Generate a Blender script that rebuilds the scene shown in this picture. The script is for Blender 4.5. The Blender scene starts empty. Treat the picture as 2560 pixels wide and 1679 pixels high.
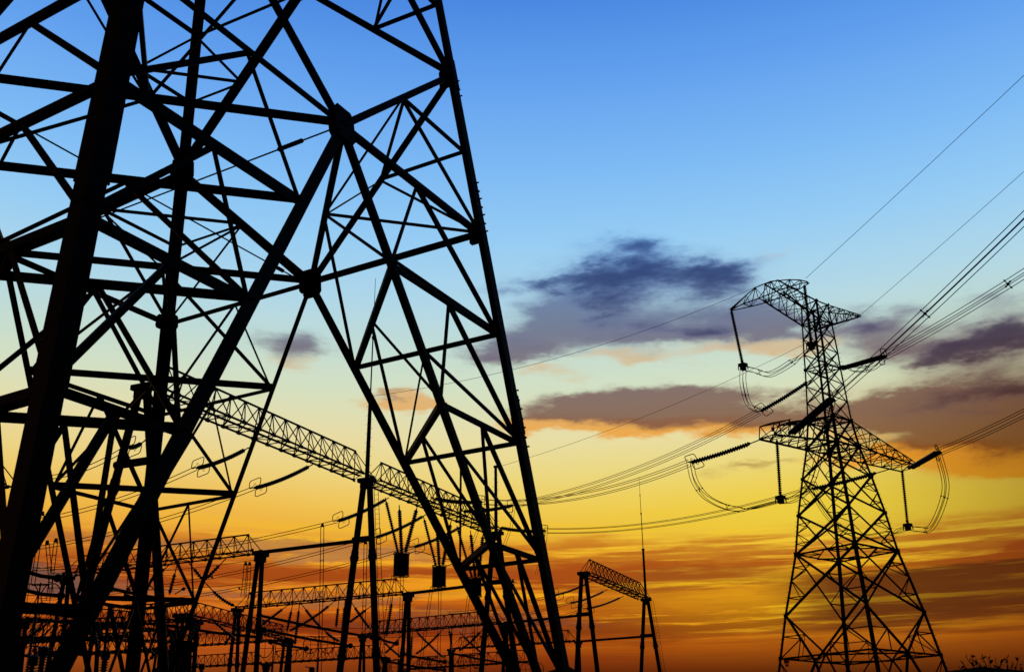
import bpy, bmesh, math, random
from math import radians as RAD, sin, cos, pi, sqrt, atan2, degrees
from mathutils import Vector as V, Matrix
S = bpy.context.scene
COL = S.collection

# ------------------------------------------------------------------ camera
FPX, PITCH, ROLL = 2668.44, 0.391248, -0.01095      # focal length in photo pixels (2560 wide)
EYE = V((0, 0, 1.6))
Fw = V((0, cos(PITCH), sin(PITCH)))
_R = V((1, 0, 0)); _U = V((0, -sin(PITCH), cos(PITCH)))
Rt = cos(ROLL)*_R + sin(ROLL)*_U
Up = -sin(ROLL)*_R + cos(ROLL)*_U
cd = bpy.data.cameras.new('camera'); cam = bpy.data.objects.new('camera', cd); COL.objects.link(cam)
cd.sensor_width = 36; cd.lens = 36*FPX/2560; cd.clip_start = .1; cd.clip_end = 20000
cam.matrix_world = Matrix(((Rt.x, Up.x, -Fw.x, EYE.x), (Rt.y, Up.y, -Fw.y, EYE.y), (Rt.z, Up.z, -Fw.z, EYE.z), (0, 0, 0, 1)))
cd.dof.use_dof = True; cd.dof.focus_distance = 95; cd.dof.aperture_fstop = 5.0
S.camera = cam

def at(px, py, dist=None, z=None):
    "survey helper: a photo pixel and a distance (or height) give a point in the yard"
    d = Fw*FPX + (px-1280)*Rt - (py-839.5)*Up
    t = (z-1.6)/d.z if z is not None else dist/sqrt(d.x*d.x+d.y*d.y)
    return EYE + d*t
def azel(px, py):
    p = at(px, py, 1) - EYE
    return degrees(atan2(p.x, p.y)), degrees(math.atan(p.z))

# ------------------------------------------------------------------ sky
def lin(c):
    return tuple(((v/255)/12.92 if v/255 <= .04045 else ((v/255+.055)/1.055)**2.4) for v in c) + (1,)
W = bpy.data.worlds.new('World'); S.world = W; W.use_nodes = True
nt = W.node_tree; N = nt.nodes; Lk = nt.links
for n in list(N): N.remove(n)
def nd(t, **k):
    n = N.new(t)
    for a, b in k.items(): setattr(n, a, b)
    return n
def inp(n, i, v):
    if isinstance(v, bpy.types.NodeSocket): Lk.new(v, n.inputs[i])
    else: n.inputs[i].default_value = v
def M(op, a, b=None, c=None, clamp=False):
    n = nd('ShaderNodeMath', operation=op, use_clamp=clamp); inp(n, 0, a)
    if b is not None: inp(n, 1, b)
    if c is not None: inp(n, 2, c)
    return n.outputs[0]
def VM(op, a, b=None, out=0):
    n = nd('ShaderNodeVectorMath', operation=op); inp(n, 0, a)
    if b is not None: inp(n, 1, b)
    return n.outputs[out]
def mix(f, a, b):
    n = nd('ShaderNodeMix', data_type='RGBA'); inp(n, 0, f)
    inp(n, 6, a); inp(n, 7, b); return n.outputs[2]
def smooth(x, a, b, c=0., d=1.):
    n = nd('ShaderNodeMapRange', interpolation_type='SMOOTHSTEP')
    inp(n, 0, x); inp(n, 1, a); inp(n, 2, b); inp(n, 3, c); inp(n, 4, d); return n.outputs[0]
def comb(x, y, z=0.):
    n = nd('ShaderNodeCombineXYZ'); inp(n, 0, x); inp(n, 1, y); inp(n, 2, z); return n.outputs[0]
def noise(vec, scale, det=4., rough=.55, lac=2., col=False):
    n = nd('ShaderNodeTexNoise'); inp(n, 'Vector', vec)
    n.inputs['Scale'].default_value = scale; n.inputs['Detail'].default_value = det; n.inputs['Roughness'].default_value = rough
    return n.outputs[1 if col else 0]
def ramp(x, stops, interp='EASE'):
    n = nd('ShaderNodeValToRGB'); cr = n.color_ramp; cr.interpolation = interp
    while len(cr.elements) > 1: cr.elements.remove(cr.elements[-1])
    for i, (p, c) in enumerate(stops):
        e = cr.elements[0] if i == 0 else cr.elements.new(p)
        e.position = p; e.color = lin(c)
    inp(n, 0, x); return n.outputs[0]
tc = nd('ShaderNodeTexCoord').outputs['Generated']
sp = nd('ShaderNodeSeparateXYZ'); Lk.new(tc, sp.inputs[0]); X, Y, Z = sp.outputs
AZ = M('MULTIPLY', M('ARCTAN2', X, Y), 57.2958)
EL = M('MULTIPLY', M('ARCSINE', Z), 57.2958)
def elstops(l):
    return [(max(0., min(1., azel(1280, y)[1]/90)), c) for y, c in l]
GR = [(0, (16, 6, 5)), (2.5/90, (46, 15, 7))] + elstops([(1695, (78, 22, 8)), (1645, (130, 42, 11)), (1595, (184, 68, 12)), (1540, (218, 98, 14)), (1470, (236, 130, 20)),
      (1400, (242, 158, 32)), (1330, (238, 184, 56)), (1270, (240, 204, 90)), (1190, (236, 218, 136)), (1090, (231, 222, 170)), (980, (212, 224, 194)), (880, (196, 220, 210)), (760, (176, 215, 232)),
      (600, (150, 204, 244)), (430, (126, 186, 244)), (200, (98, 160, 238)), (0, (74, 136, 226))]) + [(.62, (40, 95, 200)), (1., (14, 40, 110))]
base = ramp(M('DIVIDE', EL, 90.), GR, 'LINEAR')
# the sun has gone down to the right: yellower light there
a0, e0 = azel(2020, 1330)
def gauss(P_, az, el, sa, se, amp=1.):
    d = VM('MULTIPLY', VM('SUBTRACT', P_, (az, el, 0.)), (1/sa, 1/se, 0.))
    q = VM('DOT_PRODUCT', d, d, out=1)
    return M('MULTIPLY', M('EXPONENT', M('MULTIPLY', q, -1.)), amp)
AE = comb(AZ, EL)
base = mix(gauss(AE, azel(350, 1330)[0], azel(350, 1330)[1], 14., 4.2, .55), base, lin((242, 172, 66)))
base = mix(gauss(AE, azel(300, 1500)[0], azel(300, 1500)[1], 15., 3.2, .5), base, lin((208, 98, 24)))
glow = gauss(AE, a0+3, e0+.7, 15., 3.3, .85)
base = mix(glow, base, lin((236, 208, 64)))
base = mix(gauss(AE, azel(2250, 1480)[0], azel(2250, 1480)[1], 14., 2.2, .5), base, lin((234, 158, 20)))
# slow wind-drawn warp of the coordinates
wv = noise(comb(M('MULTIPLY', AZ, .05), M('MULTIPLY', EL, .13)), 1., 3., .5, col=True)
wv = VM('MULTIPLY', VM('SUBTRACT', wv, (.5, .5, .5)), (3.5, 1.7, 0.))
wf = noise(comb(M('MULTIPLY', AZ, .16), M('MULTIPLY', EL, .62)), 1., 5., .55, col=True)
wf = VM('MULTIPLY', VM('SUBTRACT', wf, (.5, .5, .5)), (4.0, 2.2, 0.))
wg = noise(comb(M('MULTIPLY', AZ, .42), M('MULTIPLY', EL, 1.1)), 1., 6., .62, col=True)
wg = VM('MULTIPLY', VM('SUBTRACT', wg, (.5, .5, .5)), (4.0, 1.5, 0.))
AW = VM('ADD', VM('ADD', VM('ADD', AE, wv), wf), wg)
tex = noise(comb(M('MULTIPLY', AZ, .19), M('MULTIPLY', EL, .55)), 1., 6., .56)
tex2 = noise(comb(M('MULTIPLY', AZ, .42), M('MULTIPLY', EL, 1.6)), 1.3, 4., .5)
def layer(blobs, lo, hi, A=1.15, t=None, raw=False):
    s = None
    for (px, py, sx, sy, amp) in blobs:
        a, e = azel(px, py)
        g = gauss(AW, a, e, sx/44., sy/47., amp)
        s = g if s is None else M('ADD', s, g)
    # ragged edges: the noise eats into the body, it never makes cloud on its own
    s = M('ADD', s, M('MULTIPLY', M('SUBTRACT', t or rag, .5), M('MULTIPLY', smooth(s, .02, .7), A)))
    if raw: return s
    return smooth(s, lo, hi)
rag = noise(comb(M('ADD', M('MULTIPLY', AZ, .16), M('MULTIPLY', EL, .08)), M('SUBTRACT', M('MULTIPLY', EL, .42), M('MULTIPLY', AZ, .03))), 1., 5., .52)
rag3 = noise(comb(M('ADD', M('MULTIPLY', AZ, .2), M('MULTIPLY', EL, .06)), M('SUBTRACT', M('MULTIPLY', EL, .62), M('MULTIPLY', AZ, .04))), 1., 7., .6)
rag2 = noise(comb(M('ADD', M('MULTIPLY', AZ, .2), 13.), M('MULTIPLY', EL, .8)), 1., 6., .58)
# warm undersides first, then bodies
lit = layer([(1552, 883, 130, 20, .7), (1866, 856, 150, 30, .95), (2040, 870, 90, 26, .6), (1377, 934, 110, 24, .6), (1925, 640, 110, 18, .45), (1428, 1066, 150, 24, 1.), (1611, 1062, 200, 24, 1.),
             (1830, 1072, 170, 24, 1.), (1310, 1062, 80, 22, .8), (2267, 1134, 220, 28, 1.2), (2486, 1158, 150, 28, 1.2), (2120, 1090, 90, 20, .7), (990, 1000, 90, 26, 1.), (1030, 1015, 40, 16, .9), (740, 905, 90, 22, .6)], .15, 1.0, 1.3, rag2)
litc = ramp(M('DIVIDE', EL, 45.), [(.25, (230, 160, 28)), (.33, (242, 152, 30)), (.38, (236, 162, 56)), (.45, (216, 184, 134)), (.6, (176, 190, 206))], 'LINEAR')
skyc = mix(M('MULTIPLY', lit, .9), base, litc)
grey = layer([(1326, 850, 130, 44, 1.3), (1224, 890, 100, 34, 1.), (1428, 778, 160, 34, .9), (1917, 803, 90, 40, .9), (2012, 832, 80, 34, .8), (2195, 812, 130, 46, 1.), (2240, 866, 90, 30, .7),
              (1479, 1018, 190, 30, 1.35), (1600, 996, 170, 34, 1.4), (1720, 1021, 170, 34, 1.3), (1880, 1045, 180, 30, 1.2), (1335, 1048, 100, 22, 1.), (1830, 1166, 90, 17, .65), (1950, 1153, 60, 12, .5),
              (2170, 1040, 170, 30, 1.2), (2304, 1016, 150, 42, 1.2), (2450, 1007, 170, 62, 1.3), (2530, 1070, 130, 52, 1.2), (2340, 1094, 170, 24, 1.), (2486, 722, 80, 30, .6), (1600, 700, 360, 80, .62), (1450, 800, 180, 30, .5), (1760, 800, 160, 46, 1.),
              (1640, 835, 200, 36, 1.), (725, 838, 110, 34, .8), (745, 878, 90, 34, .7), (2440, 850, 170, 60, .8), (985, 985, 70, 12, .5)], .12, 1.25, 1.7)
greyc = ramp(M('DIVIDE', EL, 45.), [(.26, (190, 112, 30)), (.33, (136, 76, 34)), (.40, (124, 86, 74)), (.46, (116, 96, 108)), (.52, (102, 114, 146)), (.60, (96, 132, 184))], 'LINEAR')
skyc = mix(M('MULTIPLY', grey, .9), skyc, greyc)
dark = layer([(1500, 618, 80, 26, .55), (1590, 622, 70, 40, .8), (1655, 684, 175, 50, .95), (1500, 704, 195, 36, .85), (1345, 722, 120, 22, .7), (1775, 672, 90, 34, .8), (1800, 725, 100, 40, .7),
              (1640, 750, 160, 36, .6), (1610, 812, 140, 26, .6), (1760, 812, 120, 26, .65), (1500, 770, 110, 22, .45), (1300, 852, 90, 24, .6), (1210, 890, 70, 20, .4), (2450, 856, 170, 42, 1.1), (2535, 815, 90, 60, .9),
              (2355, 905, 100, 24, .7), (2523, 952, 150, 36, .9), (2170, 815, 110, 30, .6), (2400, 1000, 170, 24, .5), (2060, 780, 90, 22, .45)], 0, 1, 2.6, rag3, raw=True)
darkt = ramp(M('DIVIDE', EL, 45.), [(.4, (124, 96, 90)), (.46, (112, 100, 120)), (.53, (108, 128, 168)), (.60, (100, 146, 204))], 'LINEAR')
darkc = ramp(M('DIVIDE', EL, 45.), [(.4, (72, 52, 60)), (.46, (60, 54, 84)), (.53, (46, 58, 104)), (.60, (44, 68, 128))], 'LINEAR')
skyc = mix(M('MULTIPLY', smooth(dark, .02, 1.2), .95), skyc, mix(smooth(dark, .3, 1.6), darkt, darkc))
# low streaks near the horizon
st = noise(comb(M('MULTIPLY', AZ, .05), M('ADD', M('MULTIPLY', EL, .95), M('MULTIPLY', AZ, .006))), 1., 7., .62)
st2 = noise(comb(M('ADD', M('MULTIPLY', AZ, .13), 7.), M('MULTIPLY', EL, 3.1)), 1., 7., .66)
def bandel(py, w, amp):
    e = azel(1500, py)[1]; d = M('MULTIPLY', M('SUBTRACT', EW0, e), 47./w); return M('MULTIPLY', M('EXPONENT', M('MULTIPLY', M('MULTIPLY', d, d), -1.)), amp)
EW0 = M('ADD', EL, M('MULTIPLY', M('SUBTRACT', rag2, .5), 2.2))
low = M('ADD', M('ADD', bandel(1438, 46, 1.), bandel(1572, 42, 1.)), M('ADD', bandel(1368, 22, .6), M('MULTIPLY', smooth(EL, 6.2, 7.4), smooth(EL, 10.6, 12.2, .22, 0.))))
low = M('MULTIPLY', low, smooth(EL, 5.9, 6.9))
stk = M('ADD', M('MULTIPLY', st, .6), M('MULTIPLY', st2, .4))
shade = smooth(stk, .425, .525)
streakc = ramp(M('DIVIDE', EL, 20.), [(.2, (84, 26, 10)), (.33, (126, 46, 14)), (.42, (156, 62, 16)), (.52, (172, 80, 24)), (.62, (210, 120, 30)), (.74, (222, 150, 56))], 'LINEAR')
skyc = mix(M('MULTIPLY', M('MULTIPLY', shade, low), .9), skyc, streakc)
st3 = noise(comb(M('ADD', M('MULTIPLY', AZ, .085), 3.), M('ADD', M('MULTIPLY', EL, 1.9), 5.)), 1., 7., .64)
skyc = mix(M('MULTIPLY', M('MULTIPLY', M('ADD', bandel(1572, 44, .9), bandel(1490, 34, .35)), smooth(st3, .46, .57)), .9), skyc, lin((136, 54, 16)))
bright = smooth(stk, .50, .40)
gl2 = gauss(AE, azel(1980, 1500)[0], azel(1980, 1492)[1], 8., 1.4, 1.)
gl3 = M('ADD', gauss(AE, azel(1250, 1350)[0], azel(1250, 1350)[1], 18., 2.0, .5), gauss(AE, azel(1750, 1510)[0], azel(1750, 1510)[1], 14., 1.1, .8))
skyc = mix(M('MULTIPLY', gl2, .4), skyc, lin((244, 186, 24)))
skyc = mix(M('MULTIPLY', bright, M('ADD', gl2, gl3), clamp=True), skyc, lin((250, 196, 30)))
# long dark bank low on the right, with ragged streaky edges
EW = M('ADD', EL, M('MULTIPLY', M('SUBTRACT', st2, .5), 2.4))
bank = M('MULTIPLY', M('MULTIPLY', smooth(EW, azel(2300, 1425)[1], azel(2300, 1405)[1], 1., 0.), smooth(EW, azel(2300, 1600)[1], azel(2300, 1520)[1])), smooth(AZ, 11.5, 17.))
bank = M('MULTIPLY', bank, smooth(stk, .42, .50, .78, 1.))
skyc = mix(M('MULTIPLY', bank, .97, clamp=True), skyc, lin((104, 52, 18)))
for (bx, by, bsx, bsy, ba, bc) in ((620, 1378, 420, 16, .55, (168, 112, 66)), (120, 1470, 150, 30, .7, (104, 78, 72)), (700, 1500, 330, 12, .5, (150, 92, 60)), (820, 1390, 260, 10, .35, (190, 126, 70)), (1180, 1560, 300, 16, .45, (126, 68, 44))):
    ga, ge = azel(bx, by)
    skyc = mix(M('MULTIPLY', smooth(gauss(AW, ga, ge, bsx/44., bsy/47., 1.2), .12, .7), ba*1.15), skyc, lin(bc))
bank2 = M('MULTIPLY', M('MULTIPLY', smooth(EW, azel(1800, 1425)[1], azel(1800, 1400)[1], 1., 0.), smooth(EW, azel(1800, 1480)[1], azel(1800, 1455)[1])), M('MULTIPLY', smooth(AZ, 4., 8.), smooth(AZ, 12., 17., 1., 0.)))
skyc = mix(M('MULTIPLY', bank2, .6), skyc, lin((150, 76, 26)))
# vignette painted into the low right sky, then unseen sky reshaped for the steel
skyc = mix(M('MULTIPLY', smooth(AZ, 14., 34.), M('MULTIPLY', smooth(EL, 2., 8.), smooth(EL, 24., 15.))), skyc, mix(.72, skyc, lin((70, 30, 10))))
absaz = M('ABSOLUTE', AZ)
warm = M('MULTIPLY', M('MULTIPLY', smooth(EL, 30., 12.), smooth(AZ, -125., -95.)), smooth(AZ, -30., -36.))  # orange glow added out of view at left to tint the near leg brown
back = M('MULTIPLY', M('MULTIPLY', smooth(absaz, 36., 58.), smooth(EL, 88., 60.)), M('SUBTRACT', 1., warm))  # unseen sky behind the viewer darkened to keep the steel black
skyc = mix(M('MULTIPLY', warm, .8), skyc, lin((170, 66, 18)))
skyc = mix(back, skyc, lin((5, 5, 8)))
skyc = mix(smooth(EL, -1.0, -.2, 1., 0.), skyc, lin((8, 6, 5)))
skyc = mix(smooth(EL, 41.5, 56., 0., .98), skyc, lin((5, 9, 24)))  # sky above the frame darkened to cut blue light on the steel
bg = nd('ShaderNodeBackground'); Lk.new(skyc, bg.inputs[0]); bg.inputs[1].default_value = 1.0
wo = nd('ShaderNodeOutputWorld'); Lk.new(bg.outputs[0], wo.inputs[0])
W.cycles.sampling_method = 'MANUAL'; W.cycles.sample_map_resolution = 512

# ------------------------------------------------------------------ sun (just above the ridge, ahead and to the right)
sd = bpy.data.lights.new('sun', 'SUN'); sun = bpy.data.objects.new('sun', sd); COL.objects.link(sun)
sd.energy = .5; sd.angle = RAD(.5); sd.color = (1., .42, .14)
sa, se = RAD(16), RAD(5.5)
sdir = V((sin(sa)*cos(se), cos(sa)*cos(se), sin(se)))
sun.rotation_euler = sdir.to_track_quat('Z', 'Y').to_euler()
S.view_settings.view_transform = 'Standard'; S.view_settings.look = 'None'
S.view_settings.exposure = 0; S.view_settings.gamma = 1

# ------------------------------------------------------------------ materials
def mat(name, c1, c2, scale=3., rough=.6, metal=0., bump=.2, spec=.3):
    m = bpy.data.materials.new(name); m.use_nodes = True; t = m.node_tree; n = t.nodes; b = n['Principled BSDF']
    co = n.new('ShaderNodeTexCoord'); ns = n.new('ShaderNodeTexNoise'); ns.inputs['Scale'].default_value = scale; ns.inputs['Detail'].default_value = 6
    t.links.new(co.outputs['Object'], ns.inputs['Vector'])
    r = n.new('ShaderNodeValToRGB'); r.color_ramp.elements[0].color = (*c1, 1); r.color_ramp.elements[1].color = (*c2, 1)
    r.color_ramp.elements[0].position = .35; r.color_ramp.elements[1].position = .68
    t.links.new(ns.outputs[0], r.inputs[0]); t.links.new(r.outputs[0], b.inputs['Base Color'])
    b.inputs['Roughness'].default_value = rough; b.inputs['Metallic'].default_value = metal
    b.inputs['Specular IOR Level'].default_value = spec
    if bump:
        bp = n.new('ShaderNodeBump'); bp.inputs['Strength'].default_value = bump; bp.inputs['Distance'].default_value = .02
        t.links.new(ns.outputs[0], bp.inputs['Height']); t.links.new(bp.outputs[0], b.inputs['Normal'])
    return m
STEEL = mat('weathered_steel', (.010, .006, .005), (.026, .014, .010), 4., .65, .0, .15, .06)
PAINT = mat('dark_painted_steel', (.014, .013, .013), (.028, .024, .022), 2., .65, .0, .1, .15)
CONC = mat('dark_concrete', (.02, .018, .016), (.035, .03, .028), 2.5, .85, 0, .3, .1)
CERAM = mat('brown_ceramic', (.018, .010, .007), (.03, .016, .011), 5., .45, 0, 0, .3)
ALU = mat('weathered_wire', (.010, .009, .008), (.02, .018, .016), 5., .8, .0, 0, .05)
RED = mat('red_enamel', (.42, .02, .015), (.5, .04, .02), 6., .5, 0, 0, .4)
GROUND = mat('gravel_and_soil', (.03, .024, .018), (.07, .055, .04), .6, .95, 0, .6, .1)
HILL = mat('scrub_hill', (.012, .012, .008), (.03, .026, .016), .01, 1., 0, 0, .0)
LEAF = mat('dark_leaf', (.012, .02, .008), (.03, .04, .014), 8., .7, 0, 0, .2)
BARK = mat('bark', (.02, .015, .01), (.05, .035, .025), 12., .9, 0, .4, .1)

# ------------------------------------------------------------------ mesh helpers
class MB:
    def __init__(s): s.v = []; s.f = []
    def add(s, vs, fs):
        k = len(s.v); s.v += [tuple(p) for p in vs]; s.f += [tuple(i+k for i in f) for f in fs]
    def hexa(s, c):
        s.add(c, [(0, 3, 2, 1), (4, 5, 6, 7), (0, 1, 5, 4), (1, 2, 6, 5), (2, 3, 7, 6), (3, 0, 4, 7)])
    def slab(s, p, q, a, a0, a1, b, b0, b1):
        s.hexa([p+a*a0+b*b0, p+a*a1+b*b0, p+a*a1+b*b1, p+a*a0+b*b1, q+a*a0+b*b0, q+a*a1+b*b0, q+a*a1+b*b1, q+a*a0+b*b1])
    def box(s, c, dx, dy, dz, ax=None):
        ax = ax or (V((1, 0, 0)), V((0, 1, 0)), V((0, 0, 1)))
        s.slab(c-ax[2]*dz/2, c+ax[2]*dz/2, ax[0], -dx/2, dx/2, ax[1], -dy/2, dy/2)
    def angle(s, p, q, a, t, n, flip=1):
        "rolled steel angle from p to q: one flange in the face whose outward normal is n, one standing inwards"
        d = (q-p).normalized(); w = d.cross(n).normalized()*flip; n2 = w.cross(d).normalized()
        if n2.dot(n) < 0: n2 = -n2
        s.slab(p, q, w, -a/2, a/2-t, n2, -t, 0)
        s.slab(p, q, w, a/2-t, a/2, n2, -a, 0)
    def corner(s, p, q, a, t, u, w):
        "leg angle with its corner on the line p-q and flanges along u and w"
        d = (q-p).normalized(); u = (u-d*u.dot(d)).normalized(); w = (w-d*w.dot(d)).normalized()
        s.slab(p, q, u, 0, a, w, 0, t); s.slab(p, q, w, t, a, u, 0, t)
    def tube(s, pts, r, n=8, cap=True, closed=False):
        pts = [V(p) for p in pts]; m = len(pts); rr = r if isinstance(r, (list, tuple)) else [r]*m
        prev = None; rings = []
        for i, p in enumerate(pts):
            if closed: d = pts[(i+1) % m]-pts[i-1]
            else: d = pts[min(i+1, m-1)]-pts[max(i-1, 0)]
            d.normalize()
            if prev is None:
                a = d.cross(V((0, 0, 1)));
                if a.length < .1: a = d.cross(V((1, 0, 0)))
            else: a = prev-d*prev.dot(d)
            a.normalize(); b = d.cross(a); prev = a
            rings.append([p+(a*cos(2*pi*j/n)+b*sin(2*pi*j/n))*rr[i] for j in range(n)])
        vs = [x for g in rings for x in g]; fs = []
        for i in range(m if closed else m-1):
            o = i*n; o2 = ((i+1) % m)*n
            for j in range(n): fs.append((o+j, o+(j+1) % n, o2+(j+1) % n, o2+j))
        if cap and not closed:
            fs.append(tuple(range(n))[::-1]); fs.append(tuple(range((m-1)*n, m*n)))
        s.add(vs, fs)
    def discs(s, pts, r, core, pitch, n=8):
        "a chain of insulator sheds threaded on the path"
        L = [0]
        for a, b in zip(pts[:-1], pts[1:]): L.append(L[-1]+(b-a).length)
        T = L[-1]; k = max(3, int(T/pitch)); P, R_ = [], []
        def pos(x):
            x = min(max(x, 0), T)
            for i in range(len(pts)-1):
                if x <= L[i+1]+1e-9: return pts[i].lerp(pts[i+1], (x-L[i])/max(1e-9, L[i+1]-L[i]))
            return pts[-1]
        for i in range(k):
            x = T*i/k
            for f, q in ((.05, core), (.28, core), (.40, r), (.62, r*.93), (.80, core)):
                P.append(pos(x+T/k*f)); R_.append(q)
        s.tube(P, R_, n)
    def build(s, name, m, parent=None, smooth_=False):
        me = bpy.data.meshes.new(name); me.from_pydata(s.v, [], s.f); me.materials.append(m)
        if smooth_:
            for p in me.polygons: p.use_smooth = True
        o = bpy.data.objects.new(name, me); COL.objects.link(o)
        if parent is not None:
            o.parent = parent; L0 = V(parent.location); pp_ = parent.parent
            while pp_ is not None: L0 += pp_.location; pp_ = pp_.parent
            me.transform(Matrix.Translation(-L0))
        return o
def tag(o, label=None, cat=None, group=None, kind=None):
    if label: o['label'] = label
    if cat: o['category'] = cat
    if group: o['group'] = group
    if kind: o['kind'] = kind
    return o
def thing(name, loc, label, cat, group=None):
    o = bpy.data.objects.new(name, None); COL.objects.link(o); o.location = V(loc); o.empty_display_size = .3
    return tag(o, label, cat, group)
def lerp(a, b, t): return V(a).lerp(V(b), t)
def sagline(a, b, sag, n=14):
    return [lerp(a, b, i/n)-V((0, 0, sag*4*(i/n)*(1-i/n))) for i in range(n+1)]
rnd = random.Random(7)

# ------------------------------------------------------------------ ground and hills
m = MB(); g = 40; R0 = 7000
for i in range(g+1):
    for j in range(g+1):
        x = ((i/g)*2-1); y = ((j/g)*2-1)
        m.v.append((x*abs(x)*R0, y*abs(y)*R0, 0))
for i in range(g):
    for j in range(g):
        a = i*(g+1)+j; m.f.append((a, a+g+1, a+g+2, a+1))
tag(m.build('ground', GROUND), kind='structure')
def ridge(name, dist, az0, az1, hfun, depth=900, n=90):
    m = MB()
    for k in range(5):
        dd = dist+depth*(k/4-.5)
        w = [0, .72, 1, .72, 0][k]
        for i in range(n+1):
            a = RAD(az0+(az1-az0)*i/n); h = hfun(degrees(a))*w*dist/3000
            m.v.append((sin(a)*dd, cos(a)*dd, h-2))
    for k in range(4):
        for i in range(n):
            a = k*(n+1)+i; m.f.append((a, a+1, a+n+2, a+n+1))
    o = m.build(name, HILL, smooth_=True); tag(o, kind='structure')
def h1(a):
    e = 228+9*sin(a*.9)+5*sin(a*2.3+1)+3*sin(a*5.1)
    e += 40*math.exp(-((a-2.4)/1.6)**2)+6*math.exp(-((a-19.3)/3.2)**2)+4*math.exp(-((a-25)/3.5)**2)
    return e
ridge('hills', 3000, -60, 60, h1)

# ------------------------------------------------------------------ near lattice tower
LEG = [((-5.135, 10.67, 0), (-6.22, 14.315, 18)), ((1.662, 23.437, 0), (-1.409, 22.729, 18)),
       ((-10.567, 30.946, 0), (-9.707, 27.397, 18)), ((-17.64, 18.446, 0), (-14.562, 19.387, 18))]
def Lg(i, z):
    a, b = LEG[i % 4]; return V(a)+(V(b)-V(a))*(z/18)
H1, H2, ZB, H3, HT = 13.722, 18.219, .737, 22.5, 34.
nodes_c = sum((Lg(i, 9) for i in range(4)), V())/4
T0 = thing('lattice_tower', (nodes_c.x, nodes_c.y, 0), 'huge steel lattice tower filling the left half of the picture, seen from beside its foot', 'tower')
def dirxy(a, b): d = V(b)-V(a); d.z = 0; return d.normalized()
LA = .27
for i in range(4):
    u = dirxy(Lg(i, 5), Lg(i+1, 5)); w = dirxy(Lg(i, 5), Lg(i-1, 5))
    o = -(u+w)*LA*.27
    m = MB()
    segs = [(-.1, 6.), (6., 9.2), (9.2, H2), (H2, 27), (27, HT)]
    for (z0, z1), a in zip(segs, (LA, LA*1.12, LA*1.27, LA*1.2, LA) if i == 0 else (LA, LA, LA*.97, LA*.85, LA*.7)):
        m.corner(Lg(i, z0)+o, Lg(i, z1)+o, a, .028, u, w)
    for zz in (9.2, H2):      # bolted splice plates
        m.corner(Lg(i, zz-.45)+o-(u+w)*.014, Lg(i, zz+.45)+o-(u+w)*.014, LA*.9, .013, u, w)
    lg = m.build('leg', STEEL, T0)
    b = MB(); foot = Lg(i, 0)+(u+w)*.05; b.box(foot+V((0, 0, .12)), .95, .95, .5, (u, V((0, 0, 1)).cross(u), V((0, 0, 1)))); b.build('footing', CONC, T0)
    if i in (1, 3):
        sb = MB()
        for zc in (14.55, 9.2, 18.35):
            for k in range(7 if zc < 18 else 3):
                p = Lg(i, zc-.75+k*.22)+o; dd = (-w if k % 2 else -u); sb.tube([p-dd*.02, p+dd*.05], .02, 6)
        sb.build('splice_bolt', STEEL, lg)
def bar(name, p, q, a, n, flip=1, trim=0.):
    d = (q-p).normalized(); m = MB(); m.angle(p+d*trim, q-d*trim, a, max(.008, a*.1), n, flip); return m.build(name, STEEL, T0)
def gusset(c, ax, up, w, h, n, ch=.3, off=.012):
    "chamfered plate"
    m = MB(); pts = []
    for sx, sy in ((1, 1), (-1, 1), (-1, -1), (1, -1)):
        a = (sx*w/2, sy*h/2*(1-ch)); b = (sx*w/2*(1-ch), sy*h/2)
        pts += [a, b] if sx*sy > 0 else [b, a]
    k = len(pts)
    for s_ in (0, 1):
        for x, y in pts: m.v.append(tuple(c+ax*x+up*y+n*(off+s_*.018)))
    m.f += [tuple(range(k))[::-1], tuple(range(k, 2*k))]+[(i, (i+1) % k, (i+1) % k+k, i+k) for i in range(k)]
    for x, y in [(-.3, -.3), (-.3, .3), (.3, .3), (.3, -.3), (0, .36), (0, -.36), (-.15, 0), (.15, 0)]:
        p = c+ax*x*w+up*y*h; m.tube([p+n*off, p+n*(off+.045)], .018, 6)
    return m.build('gusset_plate', STEEL, T0)
mids = []
faces = []
for i in range(4):
    j = (i+1) % 4
    ax = dirxy(Lg(i, 8), Lg(j, 8)); e1 = Lg(i, 12)-Lg(i, 2); n = ax.cross(e1).normalized()
    c = (Lg(i, 8)+Lg(j, 8))/2
    if n.dot(c-nodes_c) < 0: n = -n
    up = n.cross(ax).normalized();
    if up.z < 0: up = -up
    faces.append((i, j, ax, n, up)); mids.append((Lg(i, H1)+Lg(j, H1))/2)
lev = [H1-(H1-ZB)*k/5 for k in range(6)]
BR = {}
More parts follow.
